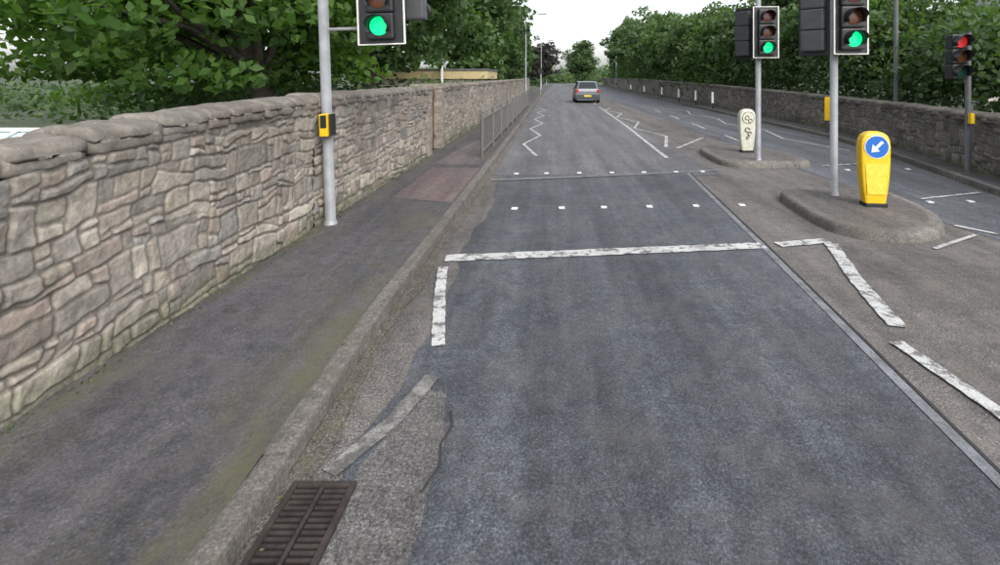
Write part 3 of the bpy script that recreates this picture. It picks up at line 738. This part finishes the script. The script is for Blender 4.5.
specs = [((12.2, 12, .2), (12, 12, 2.5), (2.0, 2.2, 1.1), L_mid, 90, .12, .45), ((12.6, 16.5, .2), (12.2, 16.5, 2.9), (2.1, 2.2, 1.5), L_dk, 100, .13, .5),
         ((13, 21.5, .2), (12.5, 21.5, 3.7), (2.3, 2.4, 2.0), L_mid, 110, .15, .5), ((13, 27, .2), (12.6, 27, 4.4), (2.8, 3, 2.5), L_far, 130, .16, .55),
         ((13.2, 33.5, .2), (12.8, 33.5, 4.2), (2.8, 3.2, 2.2), L_mid, 130, .18, .6), ((13.2, 41, .2), (12.8, 41, 4.6), (3, 3.6, 2.6), L_far, 130, .2, .65),
         ((13.4, 50, .2), (13, 50, 5.0), (3.1, 4, 3.0), L_mid, 130, .24, .7), ((13.6, 61, .2), (13.4, 61, 5.6), (3.2, 4.6, 3.6), L_far, 130, .27, .8),
         ((14, 74, .2), (13.6, 74, 6.4), (3.8, 5.5, 4.2), L_far, 120, .32, .9), ((14.5, 90, .2), (14.2, 90, 7.2), (4.2, 6, 5), L_far, 120, .37, 1.0)]
for i, (b_, c_, r_, m_, nc, sz, sdv) in enumerate(specs):
    tree('broadleaf_tree', b_, c_, r_, nc, 95, sz, m_, 50+i, 0.2, sdv, 1.2, 10)
tree('copper_beech_tree', (-2.6, 105, 0), (-2.6, 105, 5.6), (3.2, 3, 3.6), 110, 90, .3, L_pur, 71, .3, .8, 1.5, 8)
tree('poplar_tree', (7.2, 120, 0), (7.2, 120, 6), (3.2, 3, 4.3), 120, 90, .3, L_far, 72, .3, .9, 1.0, 8)
P = np.stack([r.uniform(-70, 80, 420), r.uniform(180, 215, 420), r.uniform(-1, 6, 420)*r.uniform(.4, 1, 420)], 1)
foliage('distant_trees', P, (3, 3, 1.8), 60, 0.85, L_far)
P = []
for y in np.arange(0.5, 12, 0.3): P.append((lw(y)+0.05+r.exponential(.03), y, 0.11))
foliage('weeds', P, (0.04, 0.09, 0.01), 12, 0.012, L_mid)
n = 900; gy_ = r.uniform(0.5, 12, n); side_ = r.uniform(size=n) < .5
gxx = np.where(side_, np.interp(gy_, [p[0] for p in LK], [p[1] for p in LK])+.02+r.exponential(.06, n), -2.55+r.exponential(.1, n))
C = np.stack([gxx, gy_, np.where(side_, .013, .106)], 1)
foliage('leaf_litter', C, (0.01, 0.01, 0.001), 1, 0.010, leafmat('dry_leaf', (0.07, 0.05, 0.03), (0.2, 0.16, 0.08), .1), up=3)

# ------------------------------------------------------------------ world, sun, camera
W_ = bpy.data.worlds.new('World'); S.world = W_; W_.use_nodes = True
nt = W_.node_tree; nt.nodes.clear()
sky = nt.nodes.new('ShaderNodeTexSky'); sky.sky_type = 'NISHITA'; sky.sun_disc = False
sky.sun_elevation = math.radians(42); sky.sun_rotation = math.radians(150); sky.dust_density = 3.0; sky.air_density = 1.0
hs = nt.nodes.new('ShaderNodeHueSaturation'); hs.inputs['Saturation'].default_value = 0.30; hs.inputs['Value'].default_value = 2.2
bg = nt.nodes.new('ShaderNodeBackground'); bg.inputs['Strength'].default_value = 0.15
wo = nt.nodes.new('ShaderNodeOutputWorld')
nt.links.new(sky.outputs[0], hs.inputs['Color']); nt.links.new(hs.outputs[0], bg.inputs[0]); nt.links.new(bg.outputs[0], wo.inputs[0])
sd_ = bpy.data.lights.new('sun', 'SUN'); sd_.energy = 1.0; sd_.angle = math.radians(30); sd_.color = (1, .96, .9)
so = bpy.data.objects.new('sun', sd_); COL.objects.link(so)
az = math.radians(150); el = math.radians(42)
dirv = Vector((math.sin(az)*math.cos(el), math.cos(az)*math.cos(el), math.sin(el)))
so.rotation_euler = dirv.to_track_quat('Z', 'Y').to_euler()
cd = bpy.data.cameras.new('camera'); co = bpy.data.objects.new('camera', cd); COL.objects.link(co)
co.location = (0, 0, 1.75); co.rotation_euler = (math.radians(90), 0, 0)
cd.sensor_width = 36; cd.lens = 18; cd.shift_x = -0.052; cd.shift_y = -0.2045; cd.clip_end = 4000; cd.clip_start = 0.05
S.camera = co
S.view_settings.view_transform = 'Standard'; S.view_settings.look = 'None'; S.view_settings.exposure = 0
